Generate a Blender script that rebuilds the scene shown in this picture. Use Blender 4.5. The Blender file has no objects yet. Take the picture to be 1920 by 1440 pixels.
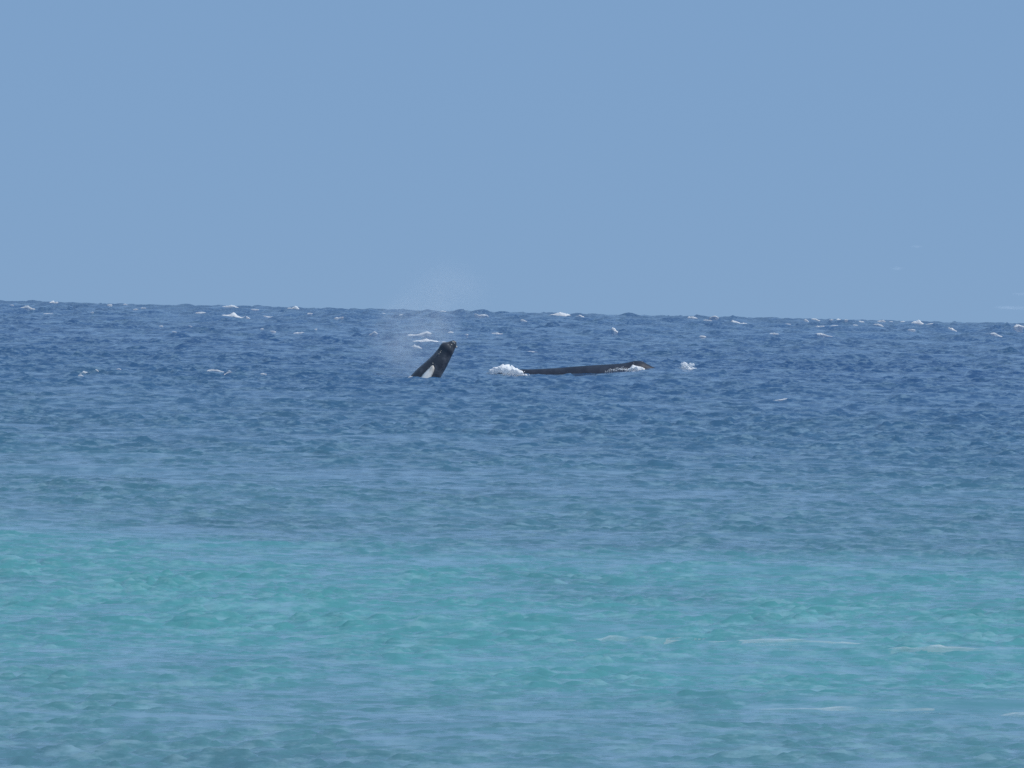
import bpy, math, random
import numpy as np
from mathutils import Vector, Matrix

# ------------------------------------------------------------------ camera, sky, sun, exposure
FPX = 12000.0                 # focal length in pixels of the 1920-wide photograph
EYE = 5.7                     # eye height above mean sea level (m)
ROLL = math.radians(1.27)     # the horizon dips to the right
HORIZON_Y = 574.0             # eye-level line at the middle of the picture
R_EARTH = 6.371e6
scene = bpy.context.scene
cam_data = bpy.data.cameras.new("camera")
cam = bpy.data.objects.new("camera", cam_data)
scene.collection.objects.link(cam)
cam_data.sensor_width = 36.0
cam_data.lens = 36.0 * FPX / 1920.0
cam_data.clip_start = 0.5
cam_data.clip_end = 300000.0
PITCH = math.atan((720.0 - HORIZON_Y) / FPX)      # looking slightly down
cam_rot = Matrix.Rotation(math.radians(90) - PITCH, 4, 'X') @ Matrix.Rotation(ROLL, 4, 'Z')
cam.matrix_world = Matrix.Translation((0, 0, EYE)) @ cam_rot
scene.camera = cam

SUN_EL, SUN_AZ = math.radians(54), math.radians(98)   # azimuth from +Y towards +X: high, to the right
sun_dir = Vector((math.sin(SUN_AZ) * math.cos(SUN_EL), math.cos(SUN_AZ) * math.cos(SUN_EL), math.sin(SUN_EL)))
world = bpy.data.worlds.new("World")
scene.world = world
world.use_nodes = True
wn = world.node_tree
wn.nodes.clear()
sky = wn.nodes.new('ShaderNodeTexSky')
sky.sky_type = 'NISHITA'
sky.sun_disc = False
sky.sun_elevation = SUN_EL
sky.sun_rotation = SUN_AZ
sky.altitude = 0
sky.air_density = 0.5
sky.dust_density = 0.0
sky.ozone_density = 4.0
# the clear sky seen through an even blue-grey veil of sea air, the same in every direction
tint = wn.nodes.new('ShaderNodeMix'); tint.data_type = 'RGBA'; tint.clamp_factor = False
tint.inputs[0].default_value = 0.93
tint.inputs[7].default_value = (0.184 / 0.093, 0.320 / 0.093, 0.530 / 0.093, 1)
bg = wn.nodes.new('ShaderNodeBackground')
bg.inputs['Strength'].default_value = 0.1
wo = wn.nodes.new('ShaderNodeOutputWorld')
wn.links.new(sky.outputs[0], tint.inputs[6])
wn.links.new(tint.outputs[2], bg.inputs['Color'])
wn.links.new(bg.outputs[0], wo.inputs['Surface'])

sun_data = bpy.data.lights.new("sun", 'SUN')
sun_data.energy = 4.0
sun_data.angle = math.radians(0.53)
sun_data.color = (1.0, 0.975, 0.94)
sun = bpy.data.objects.new("sun", sun_data)
scene.collection.objects.link(sun)
sun.rotation_euler = (-sun_dir).to_track_quat('-Z', 'Y').to_euler()

vs = scene.view_settings
vs.view_transform = 'Standard'
vs.look = 'None'
vs.exposure = 0.0
vs.gamma = 1.0
scene.render.engine = 'CYCLES'
scene.cycles.use_denoising = False
scene.cycles.max_bounces = 6
scene.cycles.volume_bounces = 1
scene.cycles.sample_clamp_indirect = 2.0
scene.cycles.sample_clamp_direct = 1.6

# ------------------------------------------------------------------ helpers
COL = scene.collection
RIGHT = np.array(cam_rot.to_3x3() @ Vector((1, 0, 0)))
UP = np.array(cam_rot.to_3x3() @ Vector((0, 1, 0)))
FWD = np.array(cam_rot.to_3x3() @ Vector((0, 0, -1)))


def ray(px, py):
    """direction through a point of the 1920 x 1440 photograph, scaled so that y = 1"""
    v = FWD + RIGHT * ((px - 960.0) / FPX) + UP * ((720.0 - py) / FPX)
    return v / v[1]


def at(px, py, dist):
    v = ray(px, py)
    return np.array((v[0] * dist, dist, EYE + v[2] * dist))


def smooth(a, b, x):
    t = np.clip((x - a) / (b - a), 0.0, 1.0)
    return t * t * (3 - 2 * t)


def mesh_object(name, verts, faces, mat, parent=None, smooth_shade=True):
    me = bpy.data.meshes.new(name)
    me.from_pydata([tuple(map(float, v)) for v in verts], [], faces)
    me.update()
    if smooth_shade:
        me.polygons.foreach_set('use_smooth', [True] * len(me.polygons))
    me.materials.append(mat)
    o = bpy.data.objects.new(name, me)
    COL.objects.link(o)
    if parent is not None:
        o.parent = parent
    return o


def tag(o, label, category, group=None, kind=None):
    o['label'] = label
    o['category'] = category
    if group:
        o['group'] = group
    if kind:
        o['kind'] = kind
    return o


# ------------------------------------------------------------------ the sea
rng = np.random.default_rng(11)


def wave_set(n, lmin, lmax, slope_rms, spread, heading):
    """n sine waves, wavelengths spread over lmin..lmax, with that much slope in all"""
    lam = np.exp(np.linspace(math.log(lmin), math.log(lmax), n) + rng.uniform(-.5, .5, n) * math.log(lmax / lmin) / n)
    ang = heading + rng.normal(0, spread, n)
    k = 2 * math.pi / lam
    amp = slope_rms * math.sqrt(2.0 / n) / k
    return [(k[i], math.sin(ang[i]), math.cos(ang[i]), amp[i], rng.uniform(0, 2 * math.pi), lam[i]) for i in range(n)]


HEAD = math.radians(-8)
FAMILY = wave_set(160, 0.16, 16.0, 1.0, 0.42, HEAD)      # wind waves: short by the shore, longer further out
MID = wave_set(26, 3.0, 14.0, 0.05, 0.60, HEAD)
SWELL = wave_set(20, 13.0, 60.0, 0.036, 0.60, HEAD)
GROUPS = wave_set(10, 2.5, 16.0, 1.0, 1.2, HEAD)
GUST = [(0.11, 0.3, 1.0, 0.7), (0.07, 1.0, 0.2, 2.2), (0.043, -0.5, 0.8, 4.0), (0.19, 0.7, 0.6, 1.0)]
S0, D0, D1 = 0.07, 100.0, 600.0


def row_step(d):
    d = np.asarray(d, float)
    a = np.where(d < D0, S0, S0 * d / D0)
    return np.where(d < D1, a, S0 * D1 / D0 * (d / D1) ** 1.7)


WAVE_SLOPE = 0.235
D_LONG, D_UP = 570.0, 520.0          # how far away the lying and the upright whale are
LOCAL = [(12.6, 568.0, 3.6, 12.0, 0.36), (1.5, 542.0, 6.0, 32.0, -0.75), (-6.9, 510.0, 5.5, 18.0, -0.45),
         # low swells running in over the sand
         (2.6, 110.5, 2.6, 0.8, 0.15), (5.2, 109.0, 2.2, 0.8, 0.14), (8.0, 107.2, 2.4, 0.8, 0.18), (-4.5, 119.0, 3.5, 0.9, 0.17), (-0.6, 114.0, 2.5, 0.8, 0.14),
         (7.0, 91.6, 3.0, 0.7, 0.13), (3.4, 92.5, 2.2, 0.7, 0.10), (-6.0, 87.0, 2.4, 0.8, 0.12), (-5.0, 150.0, 5.0, 1.3, 0.12), (6.5, 141.0, 4.5, 1.2, 0.12)]
SLICKS = [(4.0, 556.0, 9.0, 24.0), (-7.0, 508.0, 5.0, 20.0)]       # water calmed by the whales
# (x, y, half width x, half width y, height): single waves that stand out in the photograph


def sea_height(x, y):
    x = np.asarray(x, np.float32); y = np.asarray(y, np.float32)
    d = np.sqrt(x * x + y * y)
    st = np.maximum(np.float32(0.00052) * d, np.float32(0.45) * row_step(d).astype(np.float32)); smax = float(st.max())       # mesh spacing: shorter waves fade out
    gust = np.zeros_like(d)
    for f, a, b, p in GUST:
        gust += np.sin(f * (a * x + b * y) + p)
    gust = 1.0 + 0.16 * gust
    off = smooth(500, 2200, d)

    def field(waves, yy):
        h = np.zeros_like(d)
        for k, s, c, amp, ph, lam in waves:
            w = np.float32(amp) * smooth(2.2, 4.5, np.float32(lam) / st) if lam < 4.5 * smax else np.float32(amp)
            h += w * np.cos(np.float32(k * s) * x + np.float32(k * c) * yy + np.float32(ph))
        return h

    def crests(waves, lean, peak):
        """waves that lean towards the shore, with narrow crests and wide flat troughs"""
        sd = math.sqrt(sum(w[3] ** 2 for w in waves) / 2)
        u = field(waves, y) / sd
        u = field(waves, y + lean * u) / sd
        return sd * (np.exp(peak * np.minimum(u, 2.6)) - math.exp(peak * peak / 2)) / (peak * math.exp(peak * peak / 2))

    grp = np.zeros_like(d)
    for k, s, c, amp, ph, lam in GROUPS:
        grp += np.cos(np.float32(k * s) * x + np.float32(k * c) * y + np.float32(ph))
    grp = np.exp(np.clip(grp / math.sqrt(5.0), -2, 1.6) * 0.42)
    peak_len = np.clip(0.0029 * d, 0.32, 7.0).astype(np.float32)
    lnp = np.log(peak_len)

    def family(yy, want_norm):
        h = np.zeros_like(d); el = np.zeros_like(d); sl = np.zeros_like(d)
        for k, s, c, amp, ph, lam in FAMILY:
            q = (np.float32(math.log(lam)) - lnp) / np.float32(0.65)
            if float(np.abs(q).min()) > 2.6:
                continue
            w = np.exp(-0.5 * q * q) * np.float32(amp)
            h += w * np.cos(np.float32(k * s) * x + np.float32(k * c) * yy + np.float32(ph))
            if want_norm:
                el += 0.5 * w * w; sl += 0.5 * w * w * np.float32(k * k)
        return h, np.sqrt(el), np.sqrt(sl)

    h, el, sl = family(y, True)
    u = h / el
    u = family(y + 0.10 * peak_len * u, False)[0] / el
    pk = 0.60
    chop = (np.exp(pk * np.minimum(u, 2.1)) - math.exp(pk * pk / 2)) / (pk * math.exp(pk * pk / 2)) * el
    chop *= (WAVE_SLOPE - 0.06 * smooth(200, 900, d)) / sl * gust * grp
    mid = crests(MID, 0.5, 0.4) * (0.30 + 0.70 * smooth(90, 450, d) + 1.3 * off)
    sw = np.zeros_like(d)
    for k, s, c, amp, ph, lam in SWELL:
        sw += np.float32(amp) * np.cos(np.float32(k * s) * x + np.float32(k * c) * y + np.float32(ph))
    sw *= 0.35 + 0.35 * smooth(150, 600, d) + 5.2 * off
    calm = np.ones_like(d)
    for lx, ly, wx, wy in SLICKS:
        calm -= 0.55 * np.exp(-((x - lx) / wx) ** 2 - ((y - ly) / wy) ** 2)
    z = (chop + mid + sw) * calm
    for lx, ly, wx, wy, h in LOCAL:
        z = z + h * np.exp(-((x - lx) / wx) ** 2 - ((y - ly) / wy) ** 2)
    return z - d * d / (2 * R_EARTH)


SEA = {}


def build_sea(mat):
    rows = list(np.arange(8.0, 60.0, 1.0)) + list(np.arange(60.0, 72.0, 0.25))
    d = 72.0
    while d < 14000.0:
        rows.append(d)
        d += float(row_step(d))
    rows = np.array(rows)
    half = math.radians(4.95)
    inner = np.linspace(-half, half, 276)
    outer = half + np.cumsum(0.0012 * 1.42 ** np.arange(16))
    ang = np.concatenate([-outer[::-1], inner, outer])
    nr, nc = len(rows), len(ang)
    t = np.tan(np.clip(ang, -1.35, 1.35))
    X = rows[:, None] * t[None, :]
    Y = np.repeat(rows[:, None], nc, 1)
    Z = np.empty_like(X)
    for i in range(0, nr, 200):
        Z[i:i + 200] = sea_height(X[i:i + 200], Y[i:i + 200])
    SEA['rows'], SEA['tan'], SEA['z'] = rows, t, Z
    co = np.stack([X, Y, Z], -1).reshape(-1, 3).astype(np.float32)
    idx = np.arange(nr * nc).reshape(nr, nc)
    q = np.stack([idx[:-1, :-1], idx[:-1, 1:], idx[1:, 1:], idx[1:, :-1]], -1).reshape(-1, 4)
    me = bpy.data.meshes.new('sea')
    nq = len(q)
    me.vertices.add(len(co)); me.vertices.foreach_set('co', co.ravel())
    me.loops.add(nq * 4); me.loops.foreach_set('vertex_index', q.ravel().astype(np.int32))
    me.polygons.add(nq)
    me.polygons.foreach_set('loop_start', np.arange(0, nq * 4, 4, dtype=np.int32))
    me.polygons.foreach_set('use_smooth', np.ones(nq, dtype=bool))
    me.update(calc_edges=True)
    me.materials.append(mat)
    o = bpy.data.objects.new('sea', me)
    COL.objects.link(o)
    o['kind'] = 'structure'
    o['label'] = 'choppy blue sea turning turquoise over the shallow sand'
    print('sea quads', nq, 'rows', nr)
    return o


def node(nt, t, **kw):
    n = nt.nodes.new(t)
    for k, v in kw.items():
        setattr(n, k, v)
    return n


def sea_material():
    m = bpy.data.materials.new('sea_water')
    m.use_nodes = True
    nt = m.node_tree
    L = nt.links.new
    b = nt.nodes['Principled BSDF']
    geo = node(nt, 'ShaderNodeNewGeometry')
    sep = node(nt, 'ShaderNodeSeparateXYZ'); L(geo.outputs['Position'], sep.inputs[0])
    # distance from the shore, with a wandering edge
    n1 = node(nt, 'ShaderNodeTexNoise'); n1.inputs['Scale'].default_value = 0.09; n1.inputs['Detail'].default_value = 4
    mp = node(nt, 'ShaderNodeMapping'); mp.inputs['Scale'].default_value = (1.0, 0.35, 0.0)
    L(geo.outputs['Position'], mp.inputs[0]); L(mp.outputs[0], n1.inputs['Vector'])
    a1 = node(nt, 'ShaderNodeMath', operation='MULTIPLY_ADD')
    L(n1.outputs['Fac'], a1.inputs[0]); a1.inputs[1].default_value = 0.22; a1.inputs[2].default_value = -0.11
    lg = node(nt, 'ShaderNodeMath', operation='LOGARITHM'); L(sep.outputs['Y'], lg.inputs[0]); lg.inputs[1].default_value = math.e
    sx = node(nt, 'ShaderNodeMath', operation='MULTIPLY_ADD'); L(sep.outputs['X'], sx.inputs[0])
    sx.inputs[1].default_value = 0.0035
    L(lg.outputs[0], sx.inputs[2])
    ad = node(nt, 'ShaderNodeMath', operation='ADD'); L(sx.outputs[0], ad.inputs[0]); L(a1.outputs[0], ad.inputs[1])
    mr = node(nt, 'ShaderNodeMapRange'); L(ad.outputs[0], mr.inputs['Value'])
    lo, hi = math.log(60), math.log(700)
    mr.inputs['From Min'].default_value = lo; mr.inputs['From Max'].default_value = hi
    ramp = node(nt, 'ShaderNodeValToRGB'); L(mr.outputs[0], ramp.inputs[0])
    cr = ramp.color_ramp
    stops = [(78, (0.066, 0.170, 0.206)), (90, (0.066, 0.190, 0.220)), (99, (0.066, 0.226, 0.250)), (120, (0.064, 0.232, 0.252)),
             (147, (0.064, 0.216, 0.248)), (158, (0.054, 0.146, 0.194)), (200, (0.046, 0.130, 0.186)),
             (260, (0.036, 0.101, 0.175)), (400, (0.028, 0.081, 0.169)), (690, (0.023, 0.069, 0.165))]
    while len(cr.elements) < len(stops):
        cr.elements.new(0.5)
    for e, (dd, c) in zip(cr.elements, stops):
        e.position = (math.log(dd) - lo) / (hi - lo)
        e.color = (*c, 1)
    # dark reef and weed on the bottom
    n3 = node(nt, 'ShaderNodeTexNoise'); n3.inputs['Scale'].default_value = 0.16; n3.inputs['Detail'].default_value = 5; n3.inputs['Roughness'].default_value = 0.6
    mp3 = node(nt, 'ShaderNodeMapping'); mp3.inputs['Scale'].default_value = (1.0, 0.22, 0.0); mp3.inputs['Location'].default_value = (3.0, 7.0, 0)
    L(geo.outputs['Position'], mp3.inputs[0]); L(mp3.outputs[0], n3.inputs['Vector'])
    reef = node(nt, 'ShaderNodeMapRange', interpolation_type='SMOOTHSTEP'); L(n3.outputs['Fac'], reef.inputs['Value'])
    reef.inputs['From Min'].default_value = 0.50; reef.inputs['From Max'].default_value = 0.68; reef.inputs['To Max'].default_value = 0.34
    mxr = node(nt, 'ShaderNodeMix', data_type='RGBA'); L(reef.outputs[0], mxr.inputs[0]); L(ramp.outputs[0], mxr.inputs[6])
    mxr.inputs[7].default_value = (0.034, 0.085, 0.130, 1)
    # pale streaks mixed into the base colour as painted glints, rougher water between them
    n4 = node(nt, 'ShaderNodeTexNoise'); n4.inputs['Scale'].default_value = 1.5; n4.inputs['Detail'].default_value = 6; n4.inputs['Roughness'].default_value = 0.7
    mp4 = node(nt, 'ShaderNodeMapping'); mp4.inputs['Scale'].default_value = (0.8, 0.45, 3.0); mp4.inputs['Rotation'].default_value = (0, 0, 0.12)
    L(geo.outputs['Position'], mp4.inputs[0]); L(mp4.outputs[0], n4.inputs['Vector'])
    glint = node(nt, 'ShaderNodeMapRange', interpolation_type='SMOOTHSTEP'); L(n4.outputs['Fac'], glint.inputs['Value'])
    glint.inputs['From Min'].default_value = 0.44; glint.inputs['From Max'].default_value = 0.66; glint.inputs['To Max'].default_value = 0.30
    mix_glint = node(nt, 'ShaderNodeMix', data_type='RGBA'); L(glint.outputs[0], mix_glint.inputs[0]); L(mxr.outputs[2], mix_glint.inputs[6])
    mix_glint.inputs[7].default_value = (0.31, 0.46, 0.56, 1)
    L(mix_glint.outputs[2], b.inputs['Base Color'])
    b.inputs['Roughness'].default_value = 0.10
    b.inputs['IOR'].default_value = 1.333
    # fine ripples below the size of the mesh
    mp2 = node(nt, 'ShaderNodeMapping'); mp2.inputs['Scale'].default_value = (1.0, 1.9, 1.0); mp2.inputs['Rotation'].default_value = (0, 0, 0.15)
    L(geo.outputs['Position'], mp2.inputs[0])
    r1 = node(nt, 'ShaderNodeTexNoise'); r1.inputs['Scale'].default_value = 2.2; r1.inputs['Detail'].default_value = 3; r1.inputs['Roughness'].default_value = 0.55
    L(mp2.outputs[0], r1.inputs['Vector'])
    bp = node(nt, 'ShaderNodeBump'); bp.inputs['Strength'].default_value = 1.0; bp.inputs['Distance'].default_value = 0.018
    L(r1.outputs['Fac'], bp.inputs['Height'])
    bs = node(nt, 'ShaderNodeMapRange'); L(n4.outputs['Fac'], bs.inputs['Value'])
    bs.inputs['From Min'].default_value = 0.35; bs.inputs['From Max'].default_value = 0.6; bs.inputs['To Min'].default_value = 1.0; bs.inputs['To Max'].default_value = 0.15
    L(bs.outputs[0], bp.inputs['Strength'])
    L(bp.outputs[0], b.inputs['Normal'])
    return m


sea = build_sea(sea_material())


def sea_z(x, y):
    """height of the built sea surface at any points"""
    rows, tan, Z = SEA['rows'], SEA['tan'], SEA['z']
    x = np.asarray(x, float); y = np.asarray(y, float)
    i = np.clip(np.searchsorted(rows, y) - 1, 0, len(rows) - 2)
    fy = np.clip((y - rows[i]) / (rows[i + 1] - rows[i]), 0, 1)
    t = x / y
    j = np.clip(np.searchsorted(tan, t) - 1, 0, len(tan) - 2)
    fx = np.clip((t - tan[j]) / (tan[j + 1] - tan[j]), 0, 1)
    return (Z[i, j] * (1 - fx) + Z[i, j + 1] * fx) * (1 - fy) + (Z[i + 1, j] * (1 - fx) + Z[i + 1, j + 1] * fx) * fy


def on_sea(px, py, dmin=70.0):
    """first point of the sea seen at that place of the photograph; the tallest far crest where the place is in the sky"""
    v = ray(px, py)
    y = SEA['rows'][SEA['rows'] > dmin]
    gap = EYE + v[2] * y - sea_z(v[0] * y, y)
    hit = np.nonzero(gap <= 0)[0]
    if len(hit):
        d = y[hit[0]]
    else:
        m = (y > 1500) & (y < 4500)
        d = y[m][np.argmin(gap[m] / y[m])]
    return np.array((v[0] * d, d, float(sea_z(v[0] * d, d))))


# ------------------------------------------------------------------ materials
def simple(name, col, rough, spec=0.5):
    m = bpy.data.materials.new(name)
    m.use_nodes = True
    b = m.node_tree.nodes['Principled BSDF']
    b.inputs['Base Color'].default_value = (*col, 1)
    b.inputs['Roughness'].default_value = rough
    b.inputs['Specular IOR Level'].default_value = spec
    return m, m.node_tree, b


def mottled(name, c0, c1, scale, lo, hi, rough, bump=0.0, stretch=(1, 1, 1)):
    m, nt, b = simple(name, c0, rough)
    tc = node(nt, 'ShaderNodeTexCoord')
    mp = node(nt, 'ShaderNodeMapping'); mp.inputs['Scale'].default_value = stretch
    n = node(nt, 'ShaderNodeTexNoise'); n.inputs['Scale'].default_value = scale; n.inputs['Detail'].default_value = 6
    n.inputs['Roughness'].default_value = 0.65
    nt.links.new(tc.outputs['Object'], mp.inputs[0]); nt.links.new(mp.outputs[0], n.inputs['Vector'])
    r = node(nt, 'ShaderNodeValToRGB')
    r.color_ramp.elements[0].position = lo; r.color_ramp.elements[0].color = (*c0, 1)
    r.color_ramp.elements[1].position = hi; r.color_ramp.elements[1].color = (*c1, 1)
    nt.links.new(n.outputs['Fac'], r.inputs[0]); nt.links.new(r.outputs[0], b.inputs['Base Color'])
    if bump:
        bp = node(nt, 'ShaderNodeBump'); bp.inputs['Distance'].default_value = bump
        nt.links.new(n.outputs['Fac'], bp.inputs['Height']); nt.links.new(bp.outputs[0], b.inputs['Normal'])
    return m


SKIN_UP = mottled('wet_whale_skin', (0.034, 0.040, 0.052), (0.130, 0.140, 0.160), 1.3, 0.48, 0.80, 0.32, 0.02)  # paler mottle also puts some wet sheen into the colour
SKIN_LONG = mottled('wet_whale_back', (0.016, 0.024, 0.042), (0.036, 0.046, 0.068), 0.9, 0.45, 0.75, 0.55, 0.02)
SKIN_LONG.node_tree.nodes['Principled BSDF'].inputs['Specular IOR Level'].default_value = 0.2
CALLUS = mottled('callosity_skin', (0.16, 0.15, 0.13), (0.62, 0.60, 0.54), 5.0, 0.35, 0.6, 0.8, 0.03)
WHITE_SKIN = mottled('white_flipper_skin', (0.86, 0.83, 0.77), (0.26, 0.24, 0.20), 1.3, 0.46, 0.68, 0.45, 0.0, (1.0, 1.0, 0.25))


def foam_material(name, c0, c1, holes=None):
    """froth: light passes into it; holes = noise range below which the sea shows through"""
    m = bpy.data.materials.new(name)
    m.use_nodes = True
    nt = m.node_tree
    nt.nodes.clear()
    L = nt.links.new
    out = node(nt, 'ShaderNodeOutputMaterial')
    geo = node(nt, 'ShaderNodeNewGeometry')
    n = node(nt, 'ShaderNodeTexNoise'); n.inputs['Scale'].default_value = 2.3; n.inputs['Detail'].default_value = 5
    L(geo.outputs['Position'], n.inputs['Vector'])
    r = node(nt, 'ShaderNodeValToRGB')
    r.color_ramp.elements[0].position = 0.3; r.color_ramp.elements[0].color = (*c0, 1)
    r.color_ramp.elements[1].position = 0.55; r.color_ramp.elements[1].color = (*c1, 1)
    L(n.outputs['Fac'], r.inputs[0])
    d = node(nt, 'ShaderNodeBsdfDiffuse'); t = node(nt, 'ShaderNodeBsdfTranslucent')
    L(r.outputs[0], d.inputs['Color']); L(r.outputs[0], t.inputs['Color'])
    mx = node(nt, 'ShaderNodeMixShader'); mx.inputs[0].default_value = 0.45
    L(d.outputs[0], mx.inputs[1]); L(t.outputs[0], mx.inputs[2])
    last = mx
    if holes:
        n2 = node(nt, 'ShaderNodeTexNoise'); n2.inputs['Scale'].default_value = holes[0]; n2.inputs['Detail'].default_value = 4
        mp = node(nt, 'ShaderNodeMapping'); mp.inputs['Scale'].default_value = (0.45, 1, 1)
        L(geo.outputs['Position'], mp.inputs[0]); L(mp.outputs[0], n2.inputs['Vector'])
        mr = node(nt, 'ShaderNodeMapRange'); L(n2.outputs['Fac'], mr.inputs['Value'])
        mr.inputs['From Min'].default_value = holes[1]; mr.inputs['From Max'].default_value = holes[2]; mr.inputs['To Max'].default_value = holes[3]
        tr = node(nt, 'ShaderNodeBsdfTransparent')
        m2 = node(nt, 'ShaderNodeMixShader'); L(mr.outputs[0], m2.inputs[0]); L(tr.outputs[0], m2.inputs[1]); L(last.outputs[0], m2.inputs[2])
        last = m2
    L(last.outputs[0], out.inputs['Surface'])
    return m


FOAM = foam_material('sea_foam', (0.88, 0.91, 0.93), (0.96, 0.97, 0.97))
THIN_FOAM = foam_material('thin_sea_foam', (0.55, 0.66, 0.70), (0.75, 0.80, 0.82), (4.0, 0.34, 0.70, 0.40))
CAP_FOAM = foam_material('broken_foam', (0.72, 0.79, 0.84), (0.92, 0.94, 0.95), (1.1, 0.18, 0.55, 0.95))
VEIL_FOAM = foam_material('spray_foam', (0.80, 0.86, 0.90), (0.94, 0.95, 0.95), (1.5, 0.30, 0.60, 0.9))


# ------------------------------------------------------------------ whales
def empty(name, loc):
    e = bpy.data.objects.new(name, None)
    COL.objects.link(e)
    e.location = tuple(map(float, loc))
    return e


def loft(name, centers, up, half_up, half_side, mat, parent, seg=28, sub=5, power=2.0):
    """a closed skin over elliptical sections; up = vectors towards the back, side = towards the camera (-y)"""
    C = np.array(centers, float); U = np.array(up, float)
    n = len(C)
    # smooth interpolation between the given sections
    tt = np.linspace(0, n - 1, (n - 1) * sub + 1)

    def interp(A):
        A = np.asarray(A, float)
        out = []
        for t in tt:
            i = min(int(t), n - 2); f = t - i
            p0, p1, p2, p3 = A[max(i - 1, 0)], A[i], A[i + 1], A[min(i + 2, n - 1)]
            out.append(0.5 * ((2 * p1) + (-p0 + p2) * f + (2 * p0 - 5 * p1 + 4 * p2 - p3) * f * f + (-p0 + 3 * p1 - 3 * p2 + p3) * f ** 3))
        return np.array(out)
    C, U, hu, hs = interp(C), interp(U), interp(half_up), interp(half_side)
    U /= np.linalg.norm(U, axis=1)[:, None]
    verts, faces = [], []
    side = np.array((0, -1.0, 0))
    for i in range(len(C)):
        for k in range(seg):
            a = 2 * math.pi * k / seg
            ca, sa = math.cos(a), math.sin(a)
            ca = math.copysign(abs(ca) ** (2 / power), ca); sa = math.copysign(abs(sa) ** (2 / power), sa)
            verts.append(C[i] + U[i] * ca * max(hu[i], 0.02) + side * sa * max(hs[i], 0.02))
    for i in range(len(C) - 1):
        for k in range(seg):
            a, b = i * seg + k, i * seg + (k + 1) % seg
            faces.append((a, b, b + seg, a + seg))
    faces.append(tuple(range(seg - 1, -1, -1)))
    faces.append(tuple((len(C) - 1) * seg + k for k in range(seg)))
    off = np.array(parent.location) if parent is not None else 0
    return mesh_object(name, [v - off for v in verts], faces, mat, parent)


def slab(name, rings, mat, parent):
    """a thick blade: rings of points, each ring a closed loop of the same length"""
    seg = len(rings[0])
    verts = [p for r in rings for p in r]
    faces = []
    for i in range(len(rings) - 1):
        for k in range(seg):
            a, b = i * seg + k, i * seg + (k + 1) % seg
            faces.append((a, b, b + seg, a + seg))
    faces.append(tuple(range(seg - 1, -1, -1)))
    faces.append(tuple((len(rings) - 1) * seg + k for k in range(seg)))
    off = np.array(parent.location)
    return mesh_object(name, [np.asarray(p) - off for p in verts], faces, mat, parent)


def lump(name, center, size, mat, parent, seed, flat=(1, 1, 1), rough=0.5):
    """a small rough knob"""
    r = random.Random(seed)
    verts, faces = [], []
    nu, nv = 10, 6
    for j in range(nv + 1):
        th = math.pi * j / nv
        for i in range(nu):
            ph = 2 * math.pi * i / nu
            k = size * (1 - 0.5 * rough + rough * r.random()) if 0 < j < nv else size * 0.9
            verts.append(np.array((k * flat[0] * math.sin(th) * math.cos(ph), k * flat[1] * math.sin(th) * math.sin(ph), k * flat[2] * math.cos(th))))
    for j in range(nv):
        for i in range(nu):
            faces.append((j * nu + i, j * nu + (i + 1) % nu, (j + 1) * nu + (i + 1) % nu, (j + 1) * nu + i))
    off = np.array(parent.location)
    return mesh_object(name, [v + np.asarray(center) - off for v in verts], faces, mat, parent)


def flukes(name, root, direction, span_dir, span, length, mat, parent):
    """tail flukes: two swept blades as one piece"""
    root, d, s = np.asarray(root), np.asarray(direction, float), np.asarray(span_dir, float)
    d /= np.linalg.norm(d); s /= np.linalg.norm(s)
    nrm = np.cross(d, s)
    rings = []
    for t in np.linspace(-1, 1, 17):
        a = abs(t)
        lead = 0.15 * length + 0.75 * length * a ** 1.3
        chord = max(0.55 * length * (1 - a ** 1.5), 0.03)
        c = root + s * span * t
        th = 0.16 * (1 - a) + 0.02
        rings.append([c + d * lead, c + d * (lead + chord * .4) + nrm * th, c + d * (lead + chord), c + d * (lead + chord * .4) - nrm * th])
    return slab(name, rings, mat, parent)


# the whale that stands in the water, head out
UPS = [((853.2, 639.6), 3.2), ((851.0, 643.0), 6.4), ((846.2, 648.4), 9.8), ((839.4, 653.0), 14.2), ((833.4, 662.4), 14.8), ((824.0, 677.0), 17.2),
       ((814.5, 689.5), 19.6), ((805.0, 701.0), 22.4), ((795.0, 714.0), 25.0), ((780.0, 736.0), 28.0), ((760.0, 770.0), 29.0),
       ((735.0, 815.0), 26.0), ((705.0, 870.0), 18.0), ((682.0, 912.0), 9.0), ((668.0, 937.0), 5.0)]
PXU = D_UP / FPX
up_root = empty('whale', at(803, 705, D_UP))
tag(up_root, 'dark whale rising slanted from the sea, head up, with white flipper at the waterline', 'whale')
cen = [at(p[0], p[1], D_UP) for p, h in UPS]
dors = []
for i in range(len(cen)):
    a, b = cen[max(i - 1, 0)], cen[min(i + 1, len(cen) - 1)]
    t = b - a
    n = np.array((t[2], 0, -t[0])); n /= np.linalg.norm(n)
    if n[0] > 0:
        n = -n
    dors.append(n)
loft('body', cen, dors, [h * PXU for p, h in UPS], [h * PXU * (0.80 if i < 5 else 0.92) for i, (p, h) in enumerate(UPS)], SKIN_UP, up_root)


def up_surface(px, py, proud=0.0):
    """point on the camera side of the upright whale's skin"""
    p = np.array((px, py))
    best = None
    for i in range(len(UPS) - 1):
        a, b = np.array(UPS[i][0]), np.array(UPS[i + 1][0])
        f = np.clip(np.dot(p - a, b - a) / np.dot(b - a, b - a), 0, 1)
        q = a + (b - a) * f
        dist = np.linalg.norm(p - q)
        h = UPS[i][1] * (1 - f) + UPS[i + 1][1] * f
        if best is None or dist < best[0]:
            best = (dist, h, i)
    e = min(best[0] / best[1], 0.98)
    dep = best[1] * PXU * (0.80 if best[2] < 4 else 0.92) * math.sqrt(1 - e * e)
    return at(px, py, D_UP - dep - proud)


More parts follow.
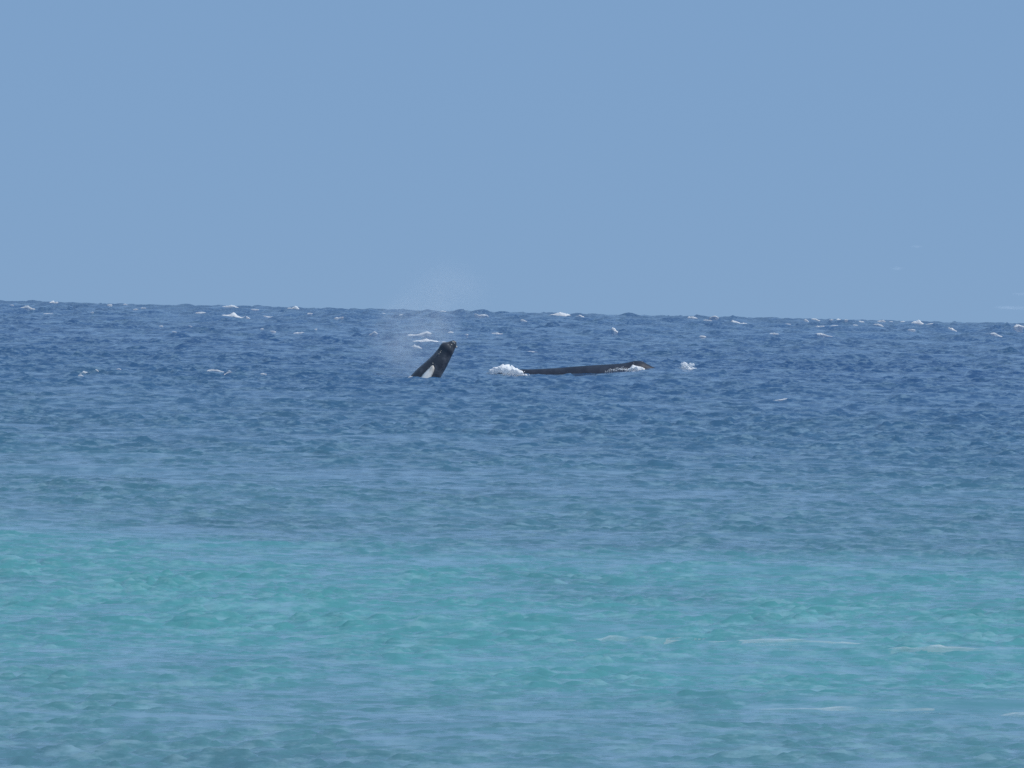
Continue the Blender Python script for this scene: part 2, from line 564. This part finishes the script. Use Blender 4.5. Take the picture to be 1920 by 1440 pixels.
for i, (px, py, sz) in enumerate([(849.0, 641.5, 1.5), (846.5, 646.5, 1.3), (855.5, 650.5, 1.7), (852.0, 644.0, 1.0), (844.0, 651.0, 0.9),
                                  (825.5, 661.0, 1.3), (827.0, 657.5, 0.8), (823.0, 664.0, 0.9), (811.5, 681.5, 1.0), (840.0, 646.5, 0.8)]):
    lump('callosity', up_surface(px, py), sz * PXU, CALLUS, up_root, 30 + i, (1.0, 0.5, 1.2))
# raised ridge round the blowholes
for i, (px, py, sz) in enumerate([(829.6, 648.6, 3.0)]):
    lump('blowhole_ridge', at(px, py, D_UP), sz * PXU, SKIN_UP, up_root, 60 + i, (1.0, 1.6, 0.8), 0.08)
# white flipper against the flank
edge_l = [(810.5, 685.0), (805.0, 690.0), (799.5, 695.5), (794.0, 701.0), (789.0, 707.0), (783.0, 716.0), (778.0, 726.0)]
edge_r = [(812.5, 685.5), (814.5, 690.0), (813.5, 696.0), (811.0, 702.0), (807.5, 709.0), (803.0, 718.0), (796.0, 728.0)]
rings = []
for (lx, ly), (rx, ry) in zip(edge_l, edge_r):
    ring = []
    for f, o in ((0, 0.02), (0.25, 0.10), (0.5, 0.16), (0.75, 0.12), (1, 0.02), (0.75, -0.10), (0.5, -0.12), (0.25, -0.10)):
        ring.append(up_surface(lx + (rx - lx) * f, ly + (ry - ly) * f, 0.10 + o))
    rings.append(ring)
fl = slab('flipper', rings, WHITE_SKIN, up_root)
fl['label'] = 'white flipper lying against the dark flank'
flukes('flukes', at(668, 937, D_UP), (-0.45, 0, -0.9), (0, 1, 0), 2.3, 1.9, SKIN_UP, up_root)

# the whale that lies along the surface
LYS = [(896, 708.0, 4, 4), (915, 704.0, 6, 5), (935, 699.0, 9, 8), (955, 695.0, 14, 13), (975, 692.6, 20, 19), (1000, 692.2, 25, 25), (1040, 690.2, 29, 30), (1080, 687.0, 31, 33),
       (1120, 684.2, 32, 34), (1155, 682.2, 30, 33), (1170, 681.0, 29, 31), (1181, 678.6, 27, 27), (1192, 676.5, 25, 23), (1204, 677.6, 21, 19),
       (1212, 681.8, 17, 15), (1221, 686.4, 13, 11), (1230, 690.4, 9, 7), (1238, 694.2, 5, 3)]
PXL = D_LONG / FPX
ly_root = empty('whale', at(1100, 698, D_LONG))
tag(ly_root, 'long dark whale lying low along the surface, back and head just above water', 'whale')
loft('body', [at(p, t + r, D_LONG) for p, t, r, w in LYS], [(0, 0, 1)] * len(LYS), [r * PXL for p, t, r, w in LYS], [w * PXL for p, t, r, w in LYS], SKIN_LONG, ly_root, seg=36)
for i, (px, py, sz) in enumerate([(1188, 681.0, 0.9), (1185.5, 684.5, 0.7), (1204, 678.6, 0.8)]):
    w = np.interp(px, [q[0] for q in LYS], [q[3] for q in LYS]); top = np.interp(px, [q[0] for q in LYS], [q[1] for q in LYS]); r = np.interp(px, [q[0] for q in LYS], [q[2] for q in LYS])
    e = np.clip((top + r - py) / r, 0, 0.99)
    lump('callosity', at(px, py, D_LONG - w * PXL * math.sqrt(1 - e * e)), sz * PXL, CALLUS, ly_root, 80 + i, (1.2, 0.6, 0.9))
lump('blowhole_ridge', at(1194, 679.5, D_LONG), 3.2 * PXL, SKIN_LONG, ly_root, 95, (2.2, 1.6, 0.75), 0.08)
rings = []
for f in np.linspace(0, 1, 7):                                  # flipper hanging below the surface
    c = at(1140 - 26 * f, 716 + 22 * f, D_LONG - 1.2 - 1.1 * f)
    wd, th = 0.75 * (1 - 0.75 * f * f), 0.14 * (1 - 0.6 * f)
    rings.append([c + np.array((math.cos(a) * wd, math.sin(a) * th, 0.25 * math.cos(a) * wd)) for a in np.linspace(0, 2 * math.pi, 9)[:-1]])
slab('flipper', rings, SKIN_LONG, ly_root)
flukes('flukes', at(899, 712, D_LONG), (-1, 0, -0.12), (0, 1, 0), 2.4, 1.9, SKIN_LONG, ly_root)


# ------------------------------------------------------------------ foam: whitecaps, streaks, splashes
def noise2(x, y, seed, octaves=3):
    r = random.Random(seed)
    v = np.zeros_like(np.asarray(x, float))
    f = 1.0
    for o in range(octaves):
        for k in range(4):
            a = r.uniform(0, math.tau); ph = r.uniform(0, math.tau); q = f * r.uniform(0.7, 1.4)
            v += np.sin(q * (x * math.cos(a) + y * math.sin(a)) + ph) / (2.2 * f ** 0.75)
        f *= 2.1
    return v


def foam_patch(name, center, width, depth, height, seed, mat, tilt=0.0, ragged=0.55, nx=30, ny=9):
    """a ragged mound of foam that lies on the sea, ridge across the line of sight; tilt turns it in plan"""
    cx, cy = center[0], center[1]
    u = np.linspace(-1, 1, nx)[:, None] * np.ones((1, ny))
    v = np.ones((nx, 1)) * np.linspace(-1, 1, ny)[None, :]
    x = cx + 0.5 * width * u * math.cos(tilt) - 0.5 * depth * v * math.sin(tilt)
    y = cy + 0.5 * width * u * math.sin(tilt) + 0.5 * depth * v * math.cos(tilt)
    skew = random.Random(seed).uniform(-0.45, 0.45)
    us = u + skew * (1 - u * u)
    edge = np.clip(1 - np.abs(us) ** 1.4, 0, 1) ** 0.8 * (1 - v * v)
    n = noise2(u * 4.5, v * 2.2, seed)
    h = edge * (0.8 + ragged * n) - 0.10
    z = sea_z(x, y) + height * np.clip(h, -0.12, 1.2)
    verts = np.stack([x, y, z], -1).reshape(-1, 3) - np.asarray(center)
    faces = [(i * ny + j, (i + 1) * ny + j, (i + 1) * ny + j + 1, i * ny + j + 1) for i in range(nx - 1) for j in range(ny - 1)]
    o = mesh_object(name, verts, faces, mat)
    o.location = tuple(map(float, center))
    return o


# place in the photograph, width and height there, and which one it is
CAPS = [
    (100, 566, 16, 5, 'bright whitecap standing on the horizon near the left edge of the sea'),
    (52, 576, 22, 4, 'slanting thin whitecap just under the horizon, nearest the left edge'),
    (206, 573, 9, 3, None), (236, 567, 8, 3, None), (270, 577, 10, 3, None), (255, 581, 9, 2, None), (90, 588, 14, 2, None), (22, 573, 7, 2, None), (172, 586, 6, 2, None),
    (432, 574, 24, 4, 'arched whitecap on the horizon above the widest left-hand breaker'),
    (440, 590, 48, 7, 'widest breaker of the far left sea, two white layers, just below the horizon'),
    (380, 586, 20, 3, None), (478, 584, 12, 2, None),
    (548, 576, 20, 6, 'compact bright whitecap on the horizon between the left breaker and the spray'),
    (506, 594, 20, 3, None), (583, 588, 11, 3, None), (636, 597, 14, 3, None),
    (302, 612, 6, 2, None), (357, 613, 8, 2, None), (329, 622, 10, 2, None), (491, 617, 6, 2, None), (511, 622, 10, 2, None), (560, 623, 16, 2, None), (592, 619, 5, 2, None),
    (752, 590, 14, 3, None), (720, 588, 5, 3, None), (832, 583, 14, 2, None), (905, 592, 18, 4, None), (980, 600, 12, 3, None), (893, 593, 6, 2, None),
    (1052, 589, 42, 8, 'largest white breaker on the horizon, above the lying whale'),
    (1089, 591, 15, 5, 'small white peak on the horizon just right of the largest breaker'),
    (1150, 616, 13, 6, 'single round whitecap between the horizon and the lying whale'),
    (700, 624, 13, 3, None),
    (787, 626, 32, 6, 'slanting pale whitecap behind the spray, the upper one'),
    (798, 636, 46, 9, 'broad white crest just above and left of the upright whale head'),
    (781, 649, 16, 5, 'small triangular whitecap in the spray left of the upright whale head'),
    (844, 622, 9, 4, 'tiny whitecap right above the upright whale snout'),
    (932, 626, 17, 3, 'thin whitecap right of the upright whale snout'), (874, 626, 6, 2, None), (833, 641, 14, 2, None),
    (1000, 659, 18, 2, None),
    (1300, 596, 16, 4, None), (1327, 604, 14, 3, None), (1338, 598, 14, 3, None), (1318, 631, 10, 5, 'small upright whitecap right of the lying whale, far out'),
    (1385, 604, 34, 4, 'slanting broken whitecap just under the horizon, above the right-hand splash'),
    (1452, 626, 14, 3, None), (1478, 609, 8, 2, None), (1510, 600, 10, 4, None), (1534, 600, 18, 4, None), (1559, 599, 6, 3, None),
    (1574, 596, 11, 4, None), (1587, 599, 6, 2, None), (1614, 602, 16, 3, None), (1538, 612, 14, 3, None), (1565, 611, 14, 2, None), (1604, 609, 12, 2, None), (1545, 627, 26, 2, None),
    (1652, 601, 13, 4, None), (1646, 609, 16, 4, None), (1670, 597, 6, 3, None), (1694, 602, 14, 4, None),
    (1720, 605, 17, 7, 'slanting bright whitecap on the horizon in the right third'),
    (1742, 607, 12, 3, None), (1708, 619, 12, 3, None),
    (1785, 616, 15, 5, 'short bright whitecap just below the horizon toward the right edge'),
    (1860, 624, 30, 2, 'long thin foam line below the horizon near the right edge'),
    (1911, 616, 17, 5, 'whitecap cut by the right edge of the picture'),
    (405, 697, 28, 2.6, 'bright curled whitecap left of the whales, brightest on the near blue water'),
    (431, 700, 18, 4, 'paler tail of foam at the right end of the brightest near whitecap'),
    (160, 697, 18, 3, 'small whitecap nearest the left edge, level with the whales'), (180, 696, 8, 2, None), (222, 693, 8, 2, None),
    (153, 709, 10, 3, 'tiny whitecap a little below the small whitecap nearest the left edge'),
    (494, 702, 9, 3, None), (1465, 749, 22, 3, 'lone thin whitecap below and right of the splashes'),
    (771, 707, 9, 3, 'small curl of foam at the foot of the upright whale, left side'),
]
small_caps = []
for i, (px, py, w, h, label) in enumerate(CAPS):
    p = on_sea(px, py + h * 0.4)
    m = p[1] / FPX
    o = foam_patch('whitecap', p, w * m * 1.45, max(0.2 * w * m, 0.7 * h * m), h * m * (0.72 if label else 0.58), 100 + i, FOAM if label and h > 4 else CAP_FOAM, tilt=random.Random(i).uniform(-0.5, 0.5),
                   ragged=0.45 if w > 12 else 0.25, nx=34 if w > 12 else 16)
    if label:
        tag(o, label, 'whitecap', 'whitecaps on the open sea')
    else:
        small_caps.append((px, py, o))
ORD = ['first', 'second', 'third', 'fourth', 'fifth', 'sixth', 'seventh', 'eighth', 'ninth', 'tenth', 'eleventh', 'twelfth', 'thirteenth', 'fourteenth', 'fifteenth', 'sixteenth']
STRIPS = [(0, 605, 0, 410, 'just under the horizon, {} from the left edge'),
          (0, 605, 410, 700, 'just under the horizon, {} from the left after the widest left breaker'),
          (0, 605, 700, 1040, 'just under the horizon, {} from the left past the spray'),
          (0, 615, 1040, 1600, 'just under the horizon, {} right of the largest breaker'),
          (0, 615, 1600, 1920, 'under the horizon in the right fifth, {} from the left'),
          (605, 650, 0, 650, 'on open water a little below the left horizon, {} from the left'),
          (605, 670, 650, 1100, 'on open water behind the whales, {} from the left'),
          (605, 640, 1100, 1920, 'on open water a little below the right horizon, {} from the left'),
          (650, 900, 0, 700, 'level with the whales on the left, {} from the left')]
for y0, y1, x0, x1, words in STRIPS:
    mine = sorted([c for c in small_caps if y0 <= c[1] < y1 and x0 <= c[0] < x1 and 'label' not in c[2].keys()], key=lambda c: c[0])
    for k, (px, py, o) in enumerate(mine):
        tag(o, 'tiny whitecap ' + words.format(ORD[k]), 'whitecap', 'whitecaps on the open sea')

STREAKS = [
    (1180, 1199, 170, 3.5, 'long thin foam line on the turquoise water right of the middle'),
    (1440, 1204, 230, 3.0, 'faint long foam line on the turquoise water further right'),
    (1780, 1217, 150, 5.0, 'pale foam line on the turquoise water near the right edge'),
    (1880, 1341, 150, 4.0, 'faint foam line on the grey-blue shallows at the lower right edge'),
    (1560, 1330, 230, 3.0, 'broad faint foam line on the shallows, lower right'),
]
for i, (px, py, w, h, label) in enumerate(STREAKS):
    p = on_sea(px, py)
    m = p[1] / FPX
    o = foam_patch('foam_streak', p, w * m * 1.7, 0.08 * h, 0.008 * h, 300 + i, THIN_FOAM, tilt=random.Random(i + 50).uniform(-0.03, 0.03), ragged=1.0, nx=90, ny=7)
    tag(o, label, 'foam')


def ico():
    t = (1 + 5 ** 0.5) / 2
    v = np.array([(-1, t, 0), (1, t, 0), (-1, -t, 0), (1, -t, 0), (0, -1, t), (0, 1, t), (0, -1, -t), (0, 1, -t), (t, 0, -1), (t, 0, 1), (-t, 0, -1), (-t, 0, 1)], float)
    f = [(0, 11, 5), (0, 5, 1), (0, 1, 7), (0, 7, 10), (0, 10, 11), (1, 5, 9), (5, 11, 4), (11, 10, 2), (10, 7, 6), (7, 1, 8), (3, 9, 4), (3, 4, 2), (3, 2, 6), (3, 6, 8), (3, 8, 9), (4, 9, 5), (2, 4, 11), (6, 2, 10), (8, 6, 7), (9, 8, 1)]
    return v / np.linalg.norm(v[0]), f


ICO_V, ICO_F = ico()


def splash(name, strokes, dist, seed, mat=None, voxel=0.0):
    """white water: strokes of (px, py, half width px, half height px, count, drop size px) filled with blobs and drops of froth"""
    r = np.random.default_rng(seed)
    verts, faces = [], []
    m = dist / FPX
    px0 = np.mean([q[0] for q in strokes]); py0 = np.max([q[1] for q in strokes])
    base = at(px0, py0, dist)
    for px, py, hw, hh, cnt, size in strokes:
        for k in range(cnt):
            g = r.normal(0, 0.5, 3)
            c = at(px + g[0] * hw, py + g[1] * hh, dist + g[2] * hw * m * 0.7)
            rad = size * m * math.exp(r.normal(0, 0.45))
            q = r.normal(0, 1, (3, 3)); q, _ = np.linalg.qr(q)
            vv = (ICO_V * (0.75 + 0.5 * r.random((12, 1)))) @ q * rad
            n = len(verts)
            verts.extend(vv + c - base)
            faces.extend([(a + n, b + n, d + n) for a, b, d in ICO_F])
    e = empty(name, base)
    o = mesh_object('froth', verts, faces, mat or FOAM, e)
    o['kind'] = 'stuff'
    if voxel:                                   # drops that touch run together into one mass of white water
        rm = o.modifiers.new('merge', 'REMESH'); rm.mode = 'VOXEL'; rm.voxel_size = voxel; rm.use_smooth_shade = True
        sm = o.modifiers.new('run', 'SMOOTH'); sm.factor = 0.5; sm.iterations = 7
    return e


s1 = splash('splash', [(922, 697, 5, 4, 80, 1.7), (930, 693.5, 6, 4, 90, 1.8), (942, 692, 9, 5, 170, 2.0), (954, 693, 9, 5, 170, 2.0), (965, 696, 8, 5, 110, 1.8), (974, 699.5, 8, 3.5, 80, 1.5),
                       (984, 703.5, 7, 1.8, 50, 1.1), (950, 697, 10, 4, 100, 1.8), (922, 701, 7, 2.5, 60, 1.4), (946, 688, 18, 4, 90, 0.6)], D_LONG - 3.0, 1, None, 0.05)
tag(s1, 'bright white splash arching over the tail end of the lying whale', 'splash')
s2 = splash('splash', [(1190, 691, 7, 3.2, 90, 1.7), (1199, 692, 7, 3.2, 90, 1.8), (1181, 693.5, 7, 2.5, 50, 1.0)], D_LONG - 2.2, 2, None, 0.05)
tag(s2, 'white wash of foam along the flank below the lying whale head', 'splash')
s3 = splash('splash', [(1140, 696, 7, 1.8, 30, 0.32), (1150, 694, 9, 3.2, 70, 0.36), (1163, 691.5, 10, 3.6, 80, 0.36), (1174, 692.5, 9, 3.2, 60, 0.4)], D_LONG - 2.6, 3)
tag(s3, 'speckled spatter of foam on the dark flank behind the lying whale head', 'splash')
s4 = splash('splash', [(1294, 693, 9, 3.5, 130, 1.3), (1282, 693.5, 11, 2.5, 80, 1.2), (1283, 682, 7, 2.0, 50, 1.1), (1296, 684, 5, 3.0, 50, 1.1), (1288, 688, 11, 5, 130, 1.0), (1275, 691, 7, 3, 40, 0.9)],
            D_LONG + 4.0, 4, VEIL_FOAM, 0.045)
tag(s4, 'separate pale splash ahead of the lying whale, right of its snout', 'splash')


# ------------------------------------------------------------------ spray in the air and far clouds
def mist(name, center, axes, density, seed, scale, parent_rot=0.0, color=(0.86, 0.94, 1.0), thresh=(0.35, 0.75)):
    verts, faces = [], []
    nu, nv = 24, 12
    for j in range(nv + 1):
        th = math.pi * j / nv
        for i in range(nu):
            ph = 2 * math.pi * i / nu
            verts.append((math.sin(th) * math.cos(ph), math.sin(th) * math.sin(ph), math.cos(th)))
    for j in range(nv):
        for i in range(nu):
            faces.append((j * nu + i, (j + 1) * nu + i, (j + 1) * nu + (i + 1) % nu, j * nu + (i + 1) % nu))
    m = bpy.data.materials.new(name + '_air')
    m.use_nodes = True
    nt = m.node_tree
    nt.nodes.clear()
    L = nt.links.new
    out = node(nt, 'ShaderNodeOutputMaterial')
    pv = node(nt, 'ShaderNodeVolumePrincipled')
    pv.inputs['Color'].default_value = (*color, 1)
    pv.inputs['Anisotropy'].default_value = 0.2
    tc = node(nt, 'ShaderNodeTexCoord')
    ln = node(nt, 'ShaderNodeVectorMath', operation='LENGTH'); L(tc.outputs['Object'], ln.inputs[0])
    fall = node(nt, 'ShaderNodeMapRange', interpolation_type='SMOOTHSTEP'); L(ln.outputs['Value'], fall.inputs['Value'])
    fall.inputs['From Min'].default_value = 1.0; fall.inputs['From Max'].default_value = 0.1
    mp = node(nt, 'ShaderNodeMapping'); mp.inputs['Location'].default_value = (seed * 3.7, seed * 1.3, seed * 2.1)
    L(tc.outputs['Object'], mp.inputs[0])
    nz = node(nt, 'ShaderNodeTexNoise'); nz.inputs['Scale'].default_value = scale; nz.inputs['Detail'].default_value = 4
    L(mp.outputs[0], nz.inputs['Vector'])
    ns = node(nt, 'ShaderNodeMapRange'); L(nz.outputs['Fac'], ns.inputs['Value'])
    ns.inputs['From Min'].default_value = thresh[0]; ns.inputs['From Max'].default_value = thresh[1]
    mu = node(nt, 'ShaderNodeMath', operation='MULTIPLY'); L(fall.outputs[0], mu.inputs[0]); L(ns.outputs[0], mu.inputs[1])
    m2 = node(nt, 'ShaderNodeMath', operation='MULTIPLY'); L(mu.outputs[0], m2.inputs[0]); m2.inputs[1].default_value = density
    L(m2.outputs[0], pv.inputs['Density'])
    L(pv.outputs[0], out.inputs['Volume'])
    o = mesh_object(name, verts, faces, m)
    o.location = tuple(map(float, center))
    o.scale = axes
    o.rotation_euler = (0, parent_rot, 0)
    return o


b1 = mist('whale_blow', at(775, 645, D_UP + 3), (4.4, 2.0, 5.2), 0.95, 1, 1.2, parent_rot=0.35)
tag(b1, 'thin white mist of whale breath hanging left of the upright whale', 'spray')
b2 = mist('whale_blow', at(838, 560, D_UP + 4), (5.2, 2.0, 4.2), 0.19, 2, 1.2, parent_rot=0.25)
tag(b2, 'faint upper puff of whale breath drifting above the horizon', 'spray')

CLOUD_D = 40000.0
for i, (px, py, w, h, label) in enumerate([(1718, 462, 16, 4, 'tiny pale cloud wisp, highest of the few at the right'),
                                           (1684, 503, 20, 5, 'tiny pale cloud wisp, leftmost of the few low at the right'),
                                           (1912, 551, 20, 4, 'pale cloud wisp at the right edge, second above the horizon'),
                                           (1900, 577, 44, 5, 'widest pale cloud wisp, lowest over the horizon at the right edge')]):
    k = CLOUD_D / FPX
    c = mist('cloud', at(px, py, CLOUD_D), (w * k, w * k * 0.6, h * k), 0.009, 5 + i, 1.2)
    tag(c, label, 'cloud', 'wisps of cloud low at the right')
